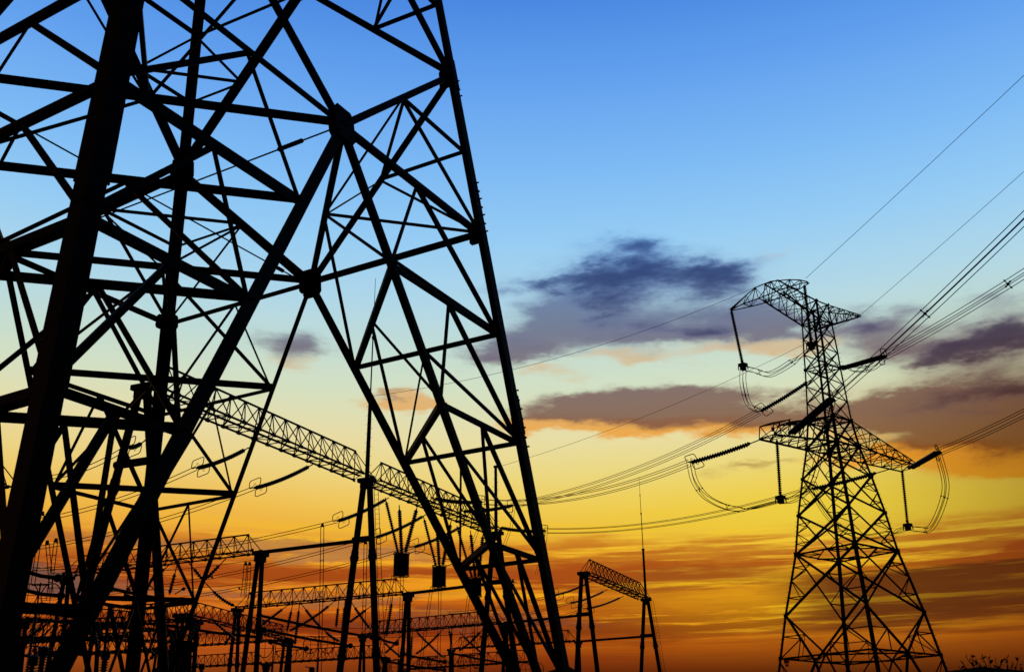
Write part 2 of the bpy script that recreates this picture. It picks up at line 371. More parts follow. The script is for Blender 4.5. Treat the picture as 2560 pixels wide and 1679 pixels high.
for fi, (i, j, ax, n, up) in enumerate(faces):
    Nn = mids[fi]; N3 = (Lg(i, H3)+Lg(j, H3))/2
    for s_, leg in ((-1, i), (1, j)):
        foot = Lg(leg, ZB)
        near = leg == 0
        bar('diagonal_brace', Nn, foot, .25 if near else {0: .135, 1: .15, 2: .17, 3: .17}[fi], n, s_)
        bar('horizontal_beam', Nn, Lg(leg, H1), .13, n)
        bar('upper_brace', Nn, Lg(leg, H2), (.12 if near else .16) if fi == 0 else .21, n, s_)
        bar('upper_brace', Lg(leg, H2), N3, .2 if leg == 2 else .17, n, s_)
        bar('horizontal_beam', N3, Lg(leg, H3), .11, n)
        B = [lerp(Nn, foot, k/5) for k in range(6)]; A = [Lg(leg, z) for z in lev]
        BR[(fi, leg)] = B
        i2 = -n*.03
        for k in range(1, 5): bar('horizontal_strut', B[k]+i2, A[k]+i2, (.1, .095, .09, .08)[k-1]*((2.4, 2.2, 1.6, 1.3)[k-1] if near and fi == 0 else (1.3, 1.7, 1.7, 1.7)[k-1] if near else 1.), n)
        for k in range(0, 4):
            Mk = (B[k]+A[k])/2
            bar('redundant_bar', Mk+i2*1.6, A[k+1]+i2*1.6, (.085 if k < 2 else .075)*(1.35 if near else 1.1), n)
            bar('redundant_bar', Mk+i2*2, B[k+1]+i2*2, .055, n)
        U1 = (Nn+Lg(leg, H2))/2; zq = (H1+H2)/2
        bar('redundant_bar', U1+i2, Lg(leg, zq)+i2, .075, n)
        bar('redundant_bar', U1+i2*1.5, Lg(leg, H1)+i2, .07, n)
        BR[(fi, leg, 'u')] = U1
        V1 = (N3+Lg(leg, H2))/2
        BR[(fi, leg, 'v')] = V1
        bar('redundant_bar', V1+i2, Lg(leg, (H2+H3)/2)+i2, .085, n)
        bar('redundant_bar', V1+i2, Lg(leg, H3)+i2, .07, n)
        gusset(Lg(leg, H2)+ax*(-s_)*.22, ax, up, .42, .6, n)
        gusset(Lg(leg, H1)+ax*(-s_)*.2, ax, up, .4, .42, n)
    gusset(Nn, ax, up, .62, .8, n); gusset(Nn, ax, up, .5, .62, -n, off=.19)
    gusset(N3, ax, up, .5, .5, n)
    # panels above the picture
    zz = [H3, 26., 29.4, 32., HT]
    for k in range(4):
        a0_, a1_ = zz[k], zz[k+1]; mid = (Lg(i, a1_)+Lg(j, a1_))/2; mid0 = (Lg(i, a0_)+Lg(j, a0_))/2
        for s_, leg in ((-1, i), (1, j)):
            if k % 2 == 0: bar('upper_brace', mid0, Lg(leg, a1_), .11, n, s_)
            else: bar('upper_brace', Lg(leg, a0_), mid, .1, n, s_)
            bar('horizontal_beam', mid, Lg(leg, a1_), .09, n)
UPV = V((0, 0, 1))
for c in range(4):                       # hip bracing round each leg, tying the two faces together
    fa, fb = (c-1) % 4, c
    Ba, Bb = BR[(fa, c)], BR[(fb, c)]
    outn = (Lg(c, 8)-nodes_c); outn.z = 0; outn.normalize()
    for k in range(0, 5):
        if k == 0: bar('diaphragm_beam', Ba[0], Bb[0], .2 if c == 0 else .14, -UPV)
        else: bar('hip_bar', Ba[k], Bb[k], (.14, .13, .12, .1)[k-1]*(1.25 if c == 0 else 1.), -UPV)
        if k < 4:
            Mh = (Ba[k]+Bb[k])/2
            bar('hip_bar', Mh, Ba[k+1], .08, outn); bar('hip_bar', Mh, Bb[k+1], .08, outn)
    M0 = (Ba[0]+Bb[0])/2
    bar('diaphragm_beam', M0, Lg(c, H1), .085, -UPV)
    bar('hip_bar', BR[(fa, c, 'u')], BR[(fb, c, 'u')], .07, -UPV)
    bar('hip_bar', BR[(fa, c, 'v')], BR[(fb, c, 'v')], .07, -UPV)
    bar('hip_bar', M0, BR[(fa, c, 'u')], .05, outn); bar('hip_bar', M0, BR[(fb, c, 'u')], .05, outn)
for a, b in ((0, 2), (1, 3)):            # thin tie rods across the tower with turnbuckles
    m = MB(); p, q = mids[a]-V((0, 0, .1*a)), mids[b]-V((0, 0, .1*a)); m.tube([p, q], .018, 6)
    d = (q-p).normalized(); m.tube([p+d*1.1, p+d*1.75], .05, 6); m.tube([q-d*1.75, q-d*1.1], .05, 6)
    m.build('tie_rod', STEEL, T0)

# ------------------------------------------------------------------ far lattice tower
FC = V((27.923, 90, 0)); PH = -.907006
ex = V((cos(PH), sin(PH), 0)); ey = V((-sin(PH), cos(PH), 0))
def TP(x, y, z): return FC+ex*x+ey*y+V((0, 0, z))
FL = [(0, 6.1), (10.276, 4.479), (13.681, 3.939), (18.685, 2.971), (21.985, 2.564), (25.137, 2.069), (27.813, 1.602), (30.22, 1.331), (32.0, 1.245), (33.6, 1.17),
      (35.164, 1.099), (36.635, 1.064), (38.1, 1.0), (39.534, .937), (41.436, .839)]
SG = [(-1, -1), (1, -1), (1, 1), (-1, 1)]
def hw(z):
    for (a, b), (c, d) in zip(FL[:-1], FL[1:]):
        if z <= c: return b+(d-b)*(z-a)/(c-a)
    return FL[-1][1]
def FLg(i, z): h = hw(z); sx, sy = SG[i % 4]; return TP(sx*h, sy*h, z)
T1 = thing('transmission_tower', FC, 'complete steel pylon on the right with two cross-arms and a forked top', 'pylon')
for i in range(4):
    m = MB(); u = dirxy(FLg(i, 3), FLg(i+1, 3)); w = dirxy(FLg(i, 3), FLg(i-1, 3))
    for (z0, _), (z1, _) in zip(FL[:-1], FL[1:]):
        a = .24 if z0 < 18 else .21 if z0 < 30 else .15
        m.corner(FLg(i, z0)-(u+w)*a*.25, FLg(i, z1)-(u+w)*a*.25, a, a*.12, u, w)
    lg = m.build('leg', STEEL, T1)
    m = MB()
    for z, r_ in ((18.685, .34), (27.813, .36), (30.22, .3), (10.276, .3), (13.681, .24), (21.985, .22), (25.137, .22), (39.534, .2), (41.436, .2), (35.164, .2)):
        c = FLg(i, z)-(u+w)*.09
        m.box(c+u*r_*.45, r_, .03, r_*1.1, (u, w, UPV)); m.box(c+w*r_*.45, r_, .03, r_*1.1, (w, u, UPV))
    m.build('gusset_plate', STEEL, lg)
    if i in (0, 2):
        m = MB(); z = 3.
        while z < 41:
            p = FLg(i, z)-(u+w)*.06; dd = -u if int(z*2.5) % 2 else -w; m.tube([p, p+dd*.16], .016, 4); z += .42
        m.build('step_bolt', STEEL, lg)
def rod(m, p, q, a, n=None):
    n = n if n is not None else UPV
    if abs((q-p).normalized().dot(n)) > .9: n = ex
    m.angle(p, q, a*1.12, a*.22, n)
for i in range(4):
    m = MB(); j = (i+1) % 4; n = (FLg(i, 10)+FLg(j, 10))/2-FC; n.z = 0; n.normalize()
    def q(k, z, i=i, j=j): return FLg(i if k == 0 else j, z)
    def mid(z): return (q(0, z)+q(1, z))/2
    def line(a, b, w): rod(m, a, b, w, n)
    zs = [f[0] for f in FL]
    # leg extensions below the first diaphragm
    for k in (0, 1):
        line(mid(10.276), q(k, .3), .15)
        for t, zt in ((.33, 6.9), (.66, 3.5)):
            p = lerp(mid(10.276), q(k, .3), t); line(p, q(k, p.z), .08); line(p, q(k, p.z+ (3.0 if t < .5 else 3.2)), .07)
        # inverted V between 13.7 and the diaphragm
        line(q(k, 13.681), mid(10.276), .14)
        p = (q(k, 13.681)+mid(10.276))/2; line(p, q(k, 12.0), .07); line(p, q(k, 10.276), .07); 
        line(lerp(q(k, 13.681), mid(10.276), .5), lerp(q(k, 10.276), mid(10.276), .5), .06)
    for z in (10.276, 18.685, 27.813, 30.22, 35.164, 39.534, 41.436): line(q(0, z), q(1, z), .12 if z < 35 else .08)
    def xpanel(z0, z1, w, red=0):
        A0, A1, B0, B1 = q(0, z0), q(0, z1), q(1, z0), q(1, z1)
        line(A0, B1, w); rod(m, B0-n*.05, A1-n*.05, w, n)
        wa, wb = (A0-B0).length, (A1-B1).length; t = wa/(wa+wb); X0 = lerp(A0, B1, t)
        if red:
            for C0, C1, D in ((A0, A1, 0), (B0, B1, 1)):
                zx = X0.z; pl = lerp(C0, X0, .5); pu = lerp(C1, X0, .5); e = q(D, zx)
                line(pl, e, red); line(pu, e, red); line(pl, q(D, pl.z), red); line(pu, q(D, pu.z), red)
            if red > .06:
                for C0, D in ((A0, 0), (B0, 1)):
                    pl = lerp(C0, X0, .5); line(pl, q(D, z0+.001), red*.01+.045)
    xpanel(13.681, 18.685, .15, .075); xpanel(18.685, 21.985, .15, .06); xpanel(21.985, 25.137, .14, .06); xpanel(25.137, 27.813, .12, .05)
    xpanel(27.813, 30.22, .13); 
    for a, b in zip((30.22, 32., 33.6, 35.164, 36.635, 38.1, 39.534), (32., 33.6, 35.164, 36.635, 38.1, 39.534, 41.436)): xpanel(a, b, .085)
    m.build('face_lacing', STEEL, T1)
m = MB()
for z in (10.276, 18.685, 27.813, 30.22, 35.164, 39.534):
    P4 = [FLg(i, z) for i in range(4)]; Q4 = [(P4[i]+P4[(i+1) % 4])/2 for i in range(4)]
    a = .11 if z < 30 else .07
    for i in range(4):
        rod(m, Q4[i], Q4[(i+1) % 4], a)
        if z < 25:
            rod(m, (Q4[i]+Q4[i-1])/2, P4[i], .06)
            rod(m, (Q4[i]+Q4[i-1])/2, (Q4[i]+P4[i])/2, .05); rod(m, (Q4[i]+Q4[i-1])/2, (Q4[i-1]+P4[i])/2, .05)
    if z > 25: rod(m, P4[0]-V((0, 0, .06)), P4[2]-V((0, 0, .06)), .08); rod(m, P4[1]-V((0, 0, .14)), P4[3]-V((0, 0, .14)), .08)
m.build('diaphragm', STEEL, T1)
def truss_arm(name, bots, tops, tipsb, tipst, n, wch, wl):
    "cross-arm: two bottom chords, two top chords tapering from the body to the tip, laced on every side"
    m = MB(); rows = []
    for k in range(n+1):
        t = k/n; rows.append([lerp(bots[0], tipsb[0], t), lerp(bots[1], tipsb[1], t), lerp(tops[1], tipst[1], t), lerp(tops[0], tipst[0], t)])
    for c in range(4): rod(m, rows[0][c], rows[n][c], wch if c < 2 else wch*.9)
    for k in range(n+1):
        r_ = rows[k]
        for a, b in ((0, 1), (1, 2), (2, 3), (3, 0)):
            if (r_[a]-r_[b]).length > .12: rod(m, r_[a], r_[b], wl)
        if k < n:
            s2 = rows[k+1]
            for a, b in ((0, 1), (1, 2), (2, 3), (3, 0)):
                if k % 2: rod(m, r_[a], s2[b], wl)
                else: rod(m, r_[b], s2[a], wl)
    return m.build(name, STEEL, T1)
z3, z4, z5, z6 = 27.813, 30.22, 39.534, 41.436
h3, h4, h5, h6 = hw(z3), hw(z4), hw(z5), hw(z6)
# lower cross-arm, near side: square ended with a small raised frame
truss_arm('lower_crossarm', [TP(-h3, -h3, z3), TP(h3, -h3, z3)], [TP(-h4, -h4, z4), TP(h4, -h4, z4)], [TP(-.8, -8.9, 27.3), TP(.8, -8.9, 27.3)], [TP(-.5, -6.4, 28.9), TP(.5, -6.4, 28.9)], 5, .13, .06)
m = MB()
for sx in (-1, 1):
    a, b, c, d = TP(sx*.8, -8.9, 27.3), TP(sx*.7, -8.8, 28.35), TP(sx*.5, -6.4, 29.1), TP(sx*.5, -6.4, 28.9)
    rod(m, a, b, .09); rod(m, b, c, .09); rod(m, b, TP(sx*.9, -7.2, 27.4), .07); rod(m, c, TP(sx*.9, -7.2, 27.4), .07); rod(m, c, TP(sx*1.05, -5.6, 27.5), .07)
for y, z in ((-8.8, 28.35), (-6.4, 29.1), (-8.9, 27.3)): rod(m, TP(-.7, y, z), TP(.7, y, z), .09)
m.box(TP(.1, -8.2, 28.0), .2, .12, .35)
m.build('arm_end_frame', STEEL, T1)
truss_arm('lower_crossarm', [TP(-h3, h3, z3), TP(h3, h3, z3)], [TP(-h4, h4, z4), TP(h4, h4, z4)], [TP(-.8, 11.5, 27.75), TP(.8, 11.9, 28.0)], [TP(-.4, 11.0, 28.3), TP(.5, 11.4, 28.5)], 7, .13, .06)
# upper cross-arm, far side: pointed with earth-wire tip
truss_arm('upper_crossarm', [TP(-h5, h5, z5), TP(h5, h5, z5)], [TP(-h6, h6, z6), TP(h6, h6, z6)], [TP(-.12, 7.0, 42.15), TP(.12, 7.0, 42.15)], [TP(-.1, 7.0, 42.28), TP(.1, 7.0, 42.28)], 6, .1, .05)
# upper near side arm carrying a long cross beam (forked head)
truss_arm('upper_crossarm', [TP(-h5, -h5, z5), TP(h5, -h5, z5)], [TP(-h6, -h6, z6), TP(h6, -h6, z6)], [TP(-1.1, -6., 40.75), TP(1.2, -6., 40.75)], [TP(-.7, -6.0, 42.2), TP(.7, -6., 42.1)], 5, .1, .05)
m = MB()
bl = [TP(x, y, z) for x, y, z in ((-4.96, -5.9, 41.15), (-2.9, -5.5, 40.95), (-1.07, -5.4, 40.75), (.9, -5.4, 40.7), (2.4, -5.5, 40.65), (3.85, -5.9, 40.62))]
br = [TP(x, y, z) for x, y, z in ((-4.5, -6.4, 41.0), (-2.9, -6.6, 40.9), (-1.07, -6.7, 40.75), (.9, -6.7, 40.7), (2.4, -6.6, 40.65), (3.5, -6.4, 40.62))]
tp = [TP(x, -6, z) for x, z in ((-4.96, 41.25), (-2.9, 41.95), (-1.82, 42.3), (-.04, 42.25), (1.98, 41.65), (3.07, 41.2), (3.85, 40.72))]
for L_ in (bl, br, tp):
    for a, b in zip(L_[:-1], L_[1:]): rod(m, a, b, .09)
for k in range(6): rod(m, bl[k], br[k], .06)
for k in range(5): rod(m, bl[k], br[k+1], .05); 
for k in range(5):
    for L_ in (bl, br): rod(m, tp[k+1], L_[k], .05); rod(m, tp[k+1], L_[k+1], .05); rod(m, tp[k], L_[k], .04)
m.build('cross_beam', STEEL, T1)
m = MB(); p = FLg(0, 10.1)+ex*.5+ey*.2; m.box(p, .5, .04, .42, (ex, ey, UPV)); m.box(p-V((0, 0, .35)), .3, .03, .2, (ex, ey, UPV)); o = m.build('warning_plate', RED, T1); tag(o, 'small red plate on the leg')

# ------------------------------------------------------------------ strings, rings, wires
def string(p, q, label, group, r=.15, pitch=.17, sag=0., dbl=0., link0=.0, link1=.0, ring=None, parts_n=8, hwr=.05):
    "one insulator string from its beam end p to its wire end q"
    p, q = V(p), V(q); t = thing('insulator_string', p, label, 'insulator', group)
    d = (q-p); L = d.length; dn = d/L
    pts = sagline(p, q, sag, 10); a = link0/L; b = 1-link1/L
    def pp(s_): return lerp(p, q, s_)-V((0, 0, sag*4*s_*(1-s_)))
    side = dn.cross(UPV); side = side.normalized() if side.length > .05 else V((1, 0, 0))
    offs = (-dbl, dbl) if dbl else (0,)
    for o in offs:
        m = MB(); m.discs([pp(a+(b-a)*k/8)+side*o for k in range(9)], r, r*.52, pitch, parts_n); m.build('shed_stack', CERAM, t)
    m = MB()
    if link0: m.tube([p, pp(a*.35), pp(a)], hwr, 5); 
    if link1: m.tube([pp(b), q], hwr, 5)
    m.box(pp(a), .16, .16, .16); m.box(pp(b), .2, .2, .2)
    if dbl:
        for s_ in (a, b): m.box(pp(s_), dbl*2.2, .14, .18, (side, dn, side.cross(dn)))
    m.build('fittings', ALU, t)
    if ring: grading(pp(b), dn, side, ring, t)
    return t
def rrect(c, u, w, a, b, n=5):
    P = []; r = min(a, b)*.55
    for sx, sy, s0 in ((1, 1, 0), (-1, 1, 1), (-1, -1, 2), (1, -1, 3)):
        for k in range(n+1):
            th = (s0+k/n)*pi/2; P.append(c+u*((sx*(a-r))+r*cos(th))+w*((sy*(b-r))+r*sin(th)))
    return P
def grading(c, dn, side, s_, parent, tr=.036):
    up = side.cross(dn)
    for k in (-1, 1):
        m = MB(); cc = c+up*k*s_*.55+dn*(k*s_*.3-s_*.25); m.tube(rrect(cc, dn, up*.95+side*.3, s_*.72, s_*.5), tr, 5, closed=True)
        for j in (-1, 0, 1): m.tube([cc+dn*j*s_*.25-(up*.95+side*.3)*s_*.46*k, cc+dn*j*s_*.05], .012, 4)
        m.build('grading_ring', ALU, parent)
def wires(name, offs, p, q, sag, label, cat, group=None, r=.027, spacers=(), n=24, ext=0.):
    "a bundle of parallel conductors with spacers"
    p, q = V(p), V(q)
    if ext: q = p+(q-p)*(1+ext)
    t = thing(name, p, label, cat, group)
    d = (q-p).normalized(); side = d.cross(UPV).normalized(); up = side.cross(d)
    if len(offs) > 1:
        for (a, b) in offs:
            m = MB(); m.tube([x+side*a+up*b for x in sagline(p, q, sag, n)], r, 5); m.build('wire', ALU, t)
        for s_ in spacers:
            m = MB(); c = lerp(p, q, s_)-V((0, 0, sag*4*s_*(1-s_)))
            for (a, b) in offs: m.tube([c, c+(side*a+up*b)*1.35], .035, 5); m.box(c+side*a+up*b, .1, .1, .1)
            m.box(c, .16, .16, .16); m.build('spacer', ALU, t)
    else:
        m = MB(); m.tube(sagline(p, q, sag, n), r, 5); m.build('wire', ALU, t)
    return t
def jumper(pts, offs, label, group, r=.027, spacers=()):
    "slack loop through given points"
    pts = [V(p) for p in pts]
    # Catmull-Rom
    P = [pts[0]*2-pts[1]]+pts+[pts[-1]*2-pts[-2]]; C = []
    for i in range(1, len(P)-2):
        for k in range(8):
            t = k/8; a, b, c, d = P[i-1:i+3]
            C.append(.5*((2*b)+(c-a)*t+(2*a-5*b+4*c-d)*t*t+(3*b-a-3*c+d)*t**3))
    C.append(pts[-1]); t_ = thing('jumper_cable', pts[0], label, 'cable', group)
    for (a, b) in offs:
        m = MB(); out = []
        for i, c in enumerate(C):
            d = (C[min(i+1, len(C)-1)]-C[max(i-1, 0)]).normalized(); sd_ = ey.cross(d); sd_ = sd_.normalized() if sd_.length > .1 else ex
            out.append(c+ey*a+sd_*b)
        m.tube(out, r, 5); m.build('wire', ALU, t_)
    for s_ in spacers:
        i = int(s_*(len(C)-1)); m = MB(); d = (C[min(i+1, len(C)-1)]-C[max(i-1, 0)]).normalized(); sd_ = ey.cross(d).normalized()
        for (a, b) in offs: m.tube([C[i], C[i]+ey*a+sd_*b], .02, 4); m.box(C[i]+ey*a+sd_*b, .09, .09, .09)
        m.build('spacer', ALU, t_)
    return t_
Q4 = [(-.22, -.22), (.22, -.22), (.22, .22), (-.22, .22)]
Q2 = [(-.2, 0), (.2, 0)]
GS = 'insulator strings of the far pylon'
# phase on the near lower arm
tipN = TP(0, -9.0, 27.2)
dN = 92.
pA = at(1725, 1156, 84.5); string(tipN, pA, 'insulator string pulling left and away from the tip of the near lower cross-arm', GS, .18, .23, .12, .2, 1.7, .25, .62)
aR0 = TP(.6, -6.6, 27.7); aR1 = at(2080, 996, 78.)
string(aR0, aR1, 'thick double insulator string slanting up across the pylon mast toward the viewer', GS, .17, .15, 0, .2, .5, .25, .6)
# phase on the far lower arm
tipF = TP(.2, 11.4, 27.6)
pB = at(2028, 1222, 100.); string(TP(-.6, 9.4, 27.6), pB, 'insulator string running left behind the pylon legs from the far cross-arm', GS, .18, .23, .1, .2, 1.6, .25, .62)
bR1 = at(2345, 1130, 88.5); string(tipF+V((0, 0, .2)), bR1, 'dark insulator string pointing right from the tip of the right lower cross-arm', GS, .17, .15, 0, .18, .4, .25, .6)
# phase on the mast
pC = at(1900, 1028, 92.8); string(TP(-1.1, -.4, 34.4), pC, 'insulator string leaving the pylon mast to the lower left above the lower cross-arm', GS, .18, .23, .1, .2, .6, .25, .62)
cR1 = at(2212, 890, 86.); string(TP(1.1, .8, 35.0), cR1, 'short thick insulator string leaving the pylon mast to the upper right', GS, .17, .15, 0, .18, .5, .25, .6)
# hanging jumper strings
def hang(p, q, label, r=.165):
    t = string(p, q, label, GS, r, .18, 0, 0, .15, .35)
    m = MB(); c = V(q)
    m.box(c, .55, .5, .3, (ex, ey, UPV)); m.box(c-V((0, 0, .3)), .4, .4, .35, (ex, ey, UPV))
    for a in (-1, 1):
        for b in (-1, 1): m.tube([c+ex*a*.28+ey*b*.25+V((0, 0, .15)), c+ex*a*.32+ey*b*.28-V((0, 0, .45))], .05, 5)
    m.build('weight', STEEL, t); return c
def down(p, px, py):
    "point below p whose image sits at the given height"
    d0 = sqrt(p.x**2+p.y**2); q = at(px, py, d0); return V((p.x, p.y, q.z))
t1 = TP(-4.7, -6.15, 41.0); c1 = hang(t1, at(1857, 912, sqrt(t1.x**2+t1.y**2)), 'long insulator string hanging from the left tip of the forked pylon head')
t2 = TP(3.5, -6.15, 40.5); c2 = hang(t2, at(2028, 860, sqrt(t2.x**2+t2.y**2)), 'insulator string hanging in front of the pylon mast from its head')
t3 = TP(.3, -7.6, 27.3); t3 = at(1942, 1098, sqrt(t3.x**2+t3.y**2)); c3 = hang(t3, at(1951, 1243, sqrt(t3.x**2+t3.y**2)), 'insulator string hanging below the left lower cross-arm')
t4 = TP(0, 11.2, 27.6); t4 = at(2255, 1174, sqrt(t4.x**2+t4.y**2)); c4 = hang(t4, at(2269, 1312, sqrt(t4.x**2+t4.y**2)), 'insulator string hanging below the tip of the right lower cross-arm')
GJ = 'slack jumper cables round the far pylon'
def dd(p): return sqrt(p.x**2+p.y**2)
J = [(-.2, -.18), (.2, -.18), (.2, .18), (-.2, .18)]
jumper([pC, at(1872, 1010, 92.5), at(1858, 960, 92.), c1-V((0, 0, .35))], J, 'jumper cables rising steeply from the left string end to the hanging string', GJ, spacers=(.5,))
jumper([c1-V((0, 0, .3)), at(1885, 925, 89.), at(1925, 935, 87.), at(1980, 905, 84.), c2-V((0, 0, .3))], J, 'jumper cables sagging between the two strings under the pylon head', GJ, spacers=(.35, .75))
jumper([c2-V((0, 0, .3)), at(2075, 905, 84.), at(2130, 922, 86.), at(2180, 918, 86.), cR1], J, 'jumper cables passing from the mast to the upper right string', GJ, spacers=(.7,))
jumper([pA, at(1738, 1205, 84.5), at(1775, 1248, 84.), at(1850, 1272, 83.4), c3-V((0, 0, .3))], J, 'wide jumper loop left of the pylon below the left cross-arm', GJ, spacers=(.35, .68))
jumper([c3-V((0, 0, .3)), at(1985, 1246, 82.), at(2022, 1215, 81.), at(2050, 1130, 79.5), aR1], J, 'jumper cables climbing inside the pylon from the left hanging string', GJ, spacers=(.6,))
jumper([bR1, at(2364, 1210, 89.), at(2352, 1270, 90.), at(2325, 1320, 92.), at(2295, 1322, 95.), c4-V((0, 0, .25))], J, 'jumper loop at the far right under the right cross-arm', GJ, spacers=(.3, .68))
jumper([c4-V((0, 0, .25)), at(2230, 1330, 98.), at(2150, 1340, 99.), at(2080, 1300, 100.), pB], J, 'jumper cables sagging behind the pylon legs', GJ, spacers=(.3, .7))
# outgoing spans over the viewer's right shoulder
GO = 'conductor spans from the far pylon toward the viewer'
oA = at(2560, 528, z=31); wires('conductor_bundle', Q4, aR1, oA, .4, 'steepest four wire bundle rising from the pylon middle to the right edge', 'power line', GO, spacers=(.32,), ext=.7)
oC = at(2560, 672, z=33); wires('conductor_bundle', Q4, cR1, oC, .35, 'four wire bundle rising right from the upper mast, cross spacer near its end', 'power line', GO, spacers=(.56,), ext=.6)
oB = at(2560, 1022, z=26.5); wires('conductor_bundle', Q4, bR1, oB, .3, 'four wire bundle rising gently right from the right cross-arm', 'power line', GO, spacers=(), ext=.8)
e1 = TP(3.6, -6, 41.1); e2 = TP(0, 7.0, 42.2)
wires('earth_wire', [(0, 0)], e1, at(2560, 181, z=43), .2, 'thin earth wire from the top of the pylon to the upper right', 'power line', r=.019, ext=.6)
wires('earth_wire', [(0, 0)], e2, at(2560, 422, z=43), .2, 'thin earth wire from the right tip of the pylon head to the right edge', 'power line', r=.019, ext=.6)

# ------------------------------------------------------------------ switchyard gantries
AD = V((.4, .9165, 0)).normalized(); BD = V((-.9165, .4, 0)).normalized()   # along the long row / across it
def beam(p, q, h, w, label, group, np_=14, endl=1, endr=1, r=.062, rl=.03, walk=False, cham=1.3):
    "triangular tubular truss: one top chord over two bottom chords"
    p, q = V(p), V(q); d = (q-p).normalized(); side = d.cross(UPV).normalized(); L = (q-p).length
    t = thing('truss_beam', (p+q)/2, label, 'truss beam', group)
    T = lambda x, o, z: p+d*x+side*o+V((0, 0, z))
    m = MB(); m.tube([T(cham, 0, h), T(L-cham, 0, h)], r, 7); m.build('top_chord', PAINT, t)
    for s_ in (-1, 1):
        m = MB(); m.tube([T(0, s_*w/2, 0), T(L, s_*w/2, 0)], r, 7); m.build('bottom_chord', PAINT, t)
    m = MB(); n = np_; xs = [L*k/n for k in range(n+1)]; xt = [cham+(L-2*cham)*k/(n-1) for k in range(n)] if n > 1 else [L/2]
    for s_ in (-1, 1):
        for k in range(n):
            m.tube([T(xs[k], s_*w/2, 0), T(xt[k], 0, h)], rl, 4, False); m.tube([T(xs[k+1], s_*w/2, 0), T(xt[k], 0, h)], rl, 4, False)
    for k in range(n):
        a, b = (-1, 1) if k % 2 else (1, -1)
        m.tube([T(xs[k], a*w/2, 0), T(xs[k+1], b*w/2, 0)], rl*.9, 4, False)
        m.tube([T(xs[k], -w/2, 0), T(xs[k], w/2, 0)], rl, 4, False)
    m.build('lacing', PAINT, t)
    m = MB()
    for k in range(n): m.box(T(xt[k], 0, h-r*.8), r*4.2, .03, r*3.2, (d, side, UPV))
    for k in range(0, n+1):
        for s_ in (-1, 1): m.box(T(xs[k], s_*w/2, 0), r*4.5, .03, r*3.4, (d, side, UPV))
    m.build('node_plate', PAINT, t)
    if walk:
        m = MB(); m.box(T(L/2, 0, .09), L*.96, .35, .03, (d, side, UPV)); m.build('walkway', PAINT, t)
    return t
def column(p, feet, label, group, top_r=.27, bot_r=.31, ztie=None, mast=None, ladder=None, collars=(19., 11.), pipe=None):
    "A-frame column of two raking poles"
    p = V(p); t = thing('gantry_column', (p.x, p.y, 0), label, 'gantry column', group)
    d = (V(feet[1])-V(feet[0])).normalized()
    tops = [p-d*.28, p+d*.28]
    for k in (0, 1):
        a, b = tops[k], V(feet[k]); dn = (b-a)
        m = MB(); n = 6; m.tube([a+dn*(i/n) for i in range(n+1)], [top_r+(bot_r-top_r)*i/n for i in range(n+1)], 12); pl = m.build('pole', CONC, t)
        m = MB()
        for zc in collars:
            if zc < p.z-1:
                s_ = (a.z-zc)/(a.z-b.z); c = a+dn*s_; u = dn.normalized(); rr = top_r*1.05+(bot_r-top_r)*s_
                m.tube([c-u*.5, c-u*.42, c-u*.1, c+u*.1, c+u*.42, c+u*.5], [rr, rr*1.08, rr*1.12, rr*1.35, rr*1.1, rr], 12)
        m.build('collar', PAINT, pl)
    m = MB(); m.box(p+V((0, 0, .1)), 1.5, .8, .35, (d, d.cross(UPV), UPV)); m.box(p-V((0, 0, .35)), 1.0, .6, .5, (d, d.cross(UPV), UPV)); m.build('cap', PAINT, t)
    if ztie:
        s_ = (tops[0].z-ztie)/tops[0].z; a = tops[0].lerp(V(feet[0]), s_); b = tops[1].lerp(V(feet[1]), s_)
        m = MB(); m.tube([a-d*.35, b+d*.1], .26, 10); m.build('cross_tie', CONC, t)
    if mast:
        z0, z1, z2, z3, z4 = mast; m = MB()
        m.tube([p+V((0, 0, 0)), V((p.x, p.y, z1))], [.2, .16], 10); mm = m.build('mast', PAINT, t)
        m = MB(); m.tube([V((p.x, p.y, z1-.1)), V((p.x, p.y, z1+.1))], .25, 8)
        if z4: m.tube([V((p.x, p.y, z)) for z in (z1, z2, z2, z3, z3, z4)], [.07, .06, .045, .04, .03, .022], 6)
        if z4: m.tube([V((p.x, p.y, z2-.12)), V((p.x, p.y, z2+.12))], .12, 6); m.tube([V((p.x, p.y, z3-.1)), V((p.x, p.y, z3+.1))], .09, 6)
        m.build('lightning_rod', PAINT, t)
        m = MB(); z = p.z+1; k = 0
        while z < z1-.3:
            s_ = 1 if k % 2 else -1; m.tube([V((p.x, p.y, z)), V((p.x, p.y, z))+d*s_*.38], .014, 4); z += .42; k += 1
        m.build('step_bolt', PAINT, mm)
    if ladder is not None:
        k, zt = ladder; a, b = tops[k], V(feet[k]); u = d.cross(UPV)
        off = d*(.62 if k else -.62)
        m = MB(); P0, P1 = a+off, b+off
        sd_ = d
        m.tube([P0-sd_*.2, P1-sd_*.2], .025, 4); m.tube([P0+sd_*.2, P1+sd_*.2], .025, 4); n = int((P1-P0).length/.42)
        for i in range(n): c = lerp(P0, P1, i/n); m.tube([c-sd_*.2, c+sd_*.2], .016, 4)
        m.build('ladder', PAINT, t)
    return t
cols = [at(358, 972, z=25.4), at(917, 1203, z=25.4), at(1240, 1335, z=25.4), at(1459, 1434, z=25.4), at(1615, 1500, z=25.4)]
def foot(px, py, c, off):
    "ground point on the splay direction through c that passes under the pixel seen on the pole"
    s_ = at(px, py, 1)-EYE
    # vertical plane containing c and direction BD; find point on ray closest within that plane
    n = AD; t = (c-EYE).dot(n)/s_.dot(n); P = EYE+s_*t
    k = c.z/(c.z-P.z); return c+(P-c)*k
GC = 'A-frame columns of the long gantry row'
GB = 'lattice beams of the long gantry row'
H = 2.08
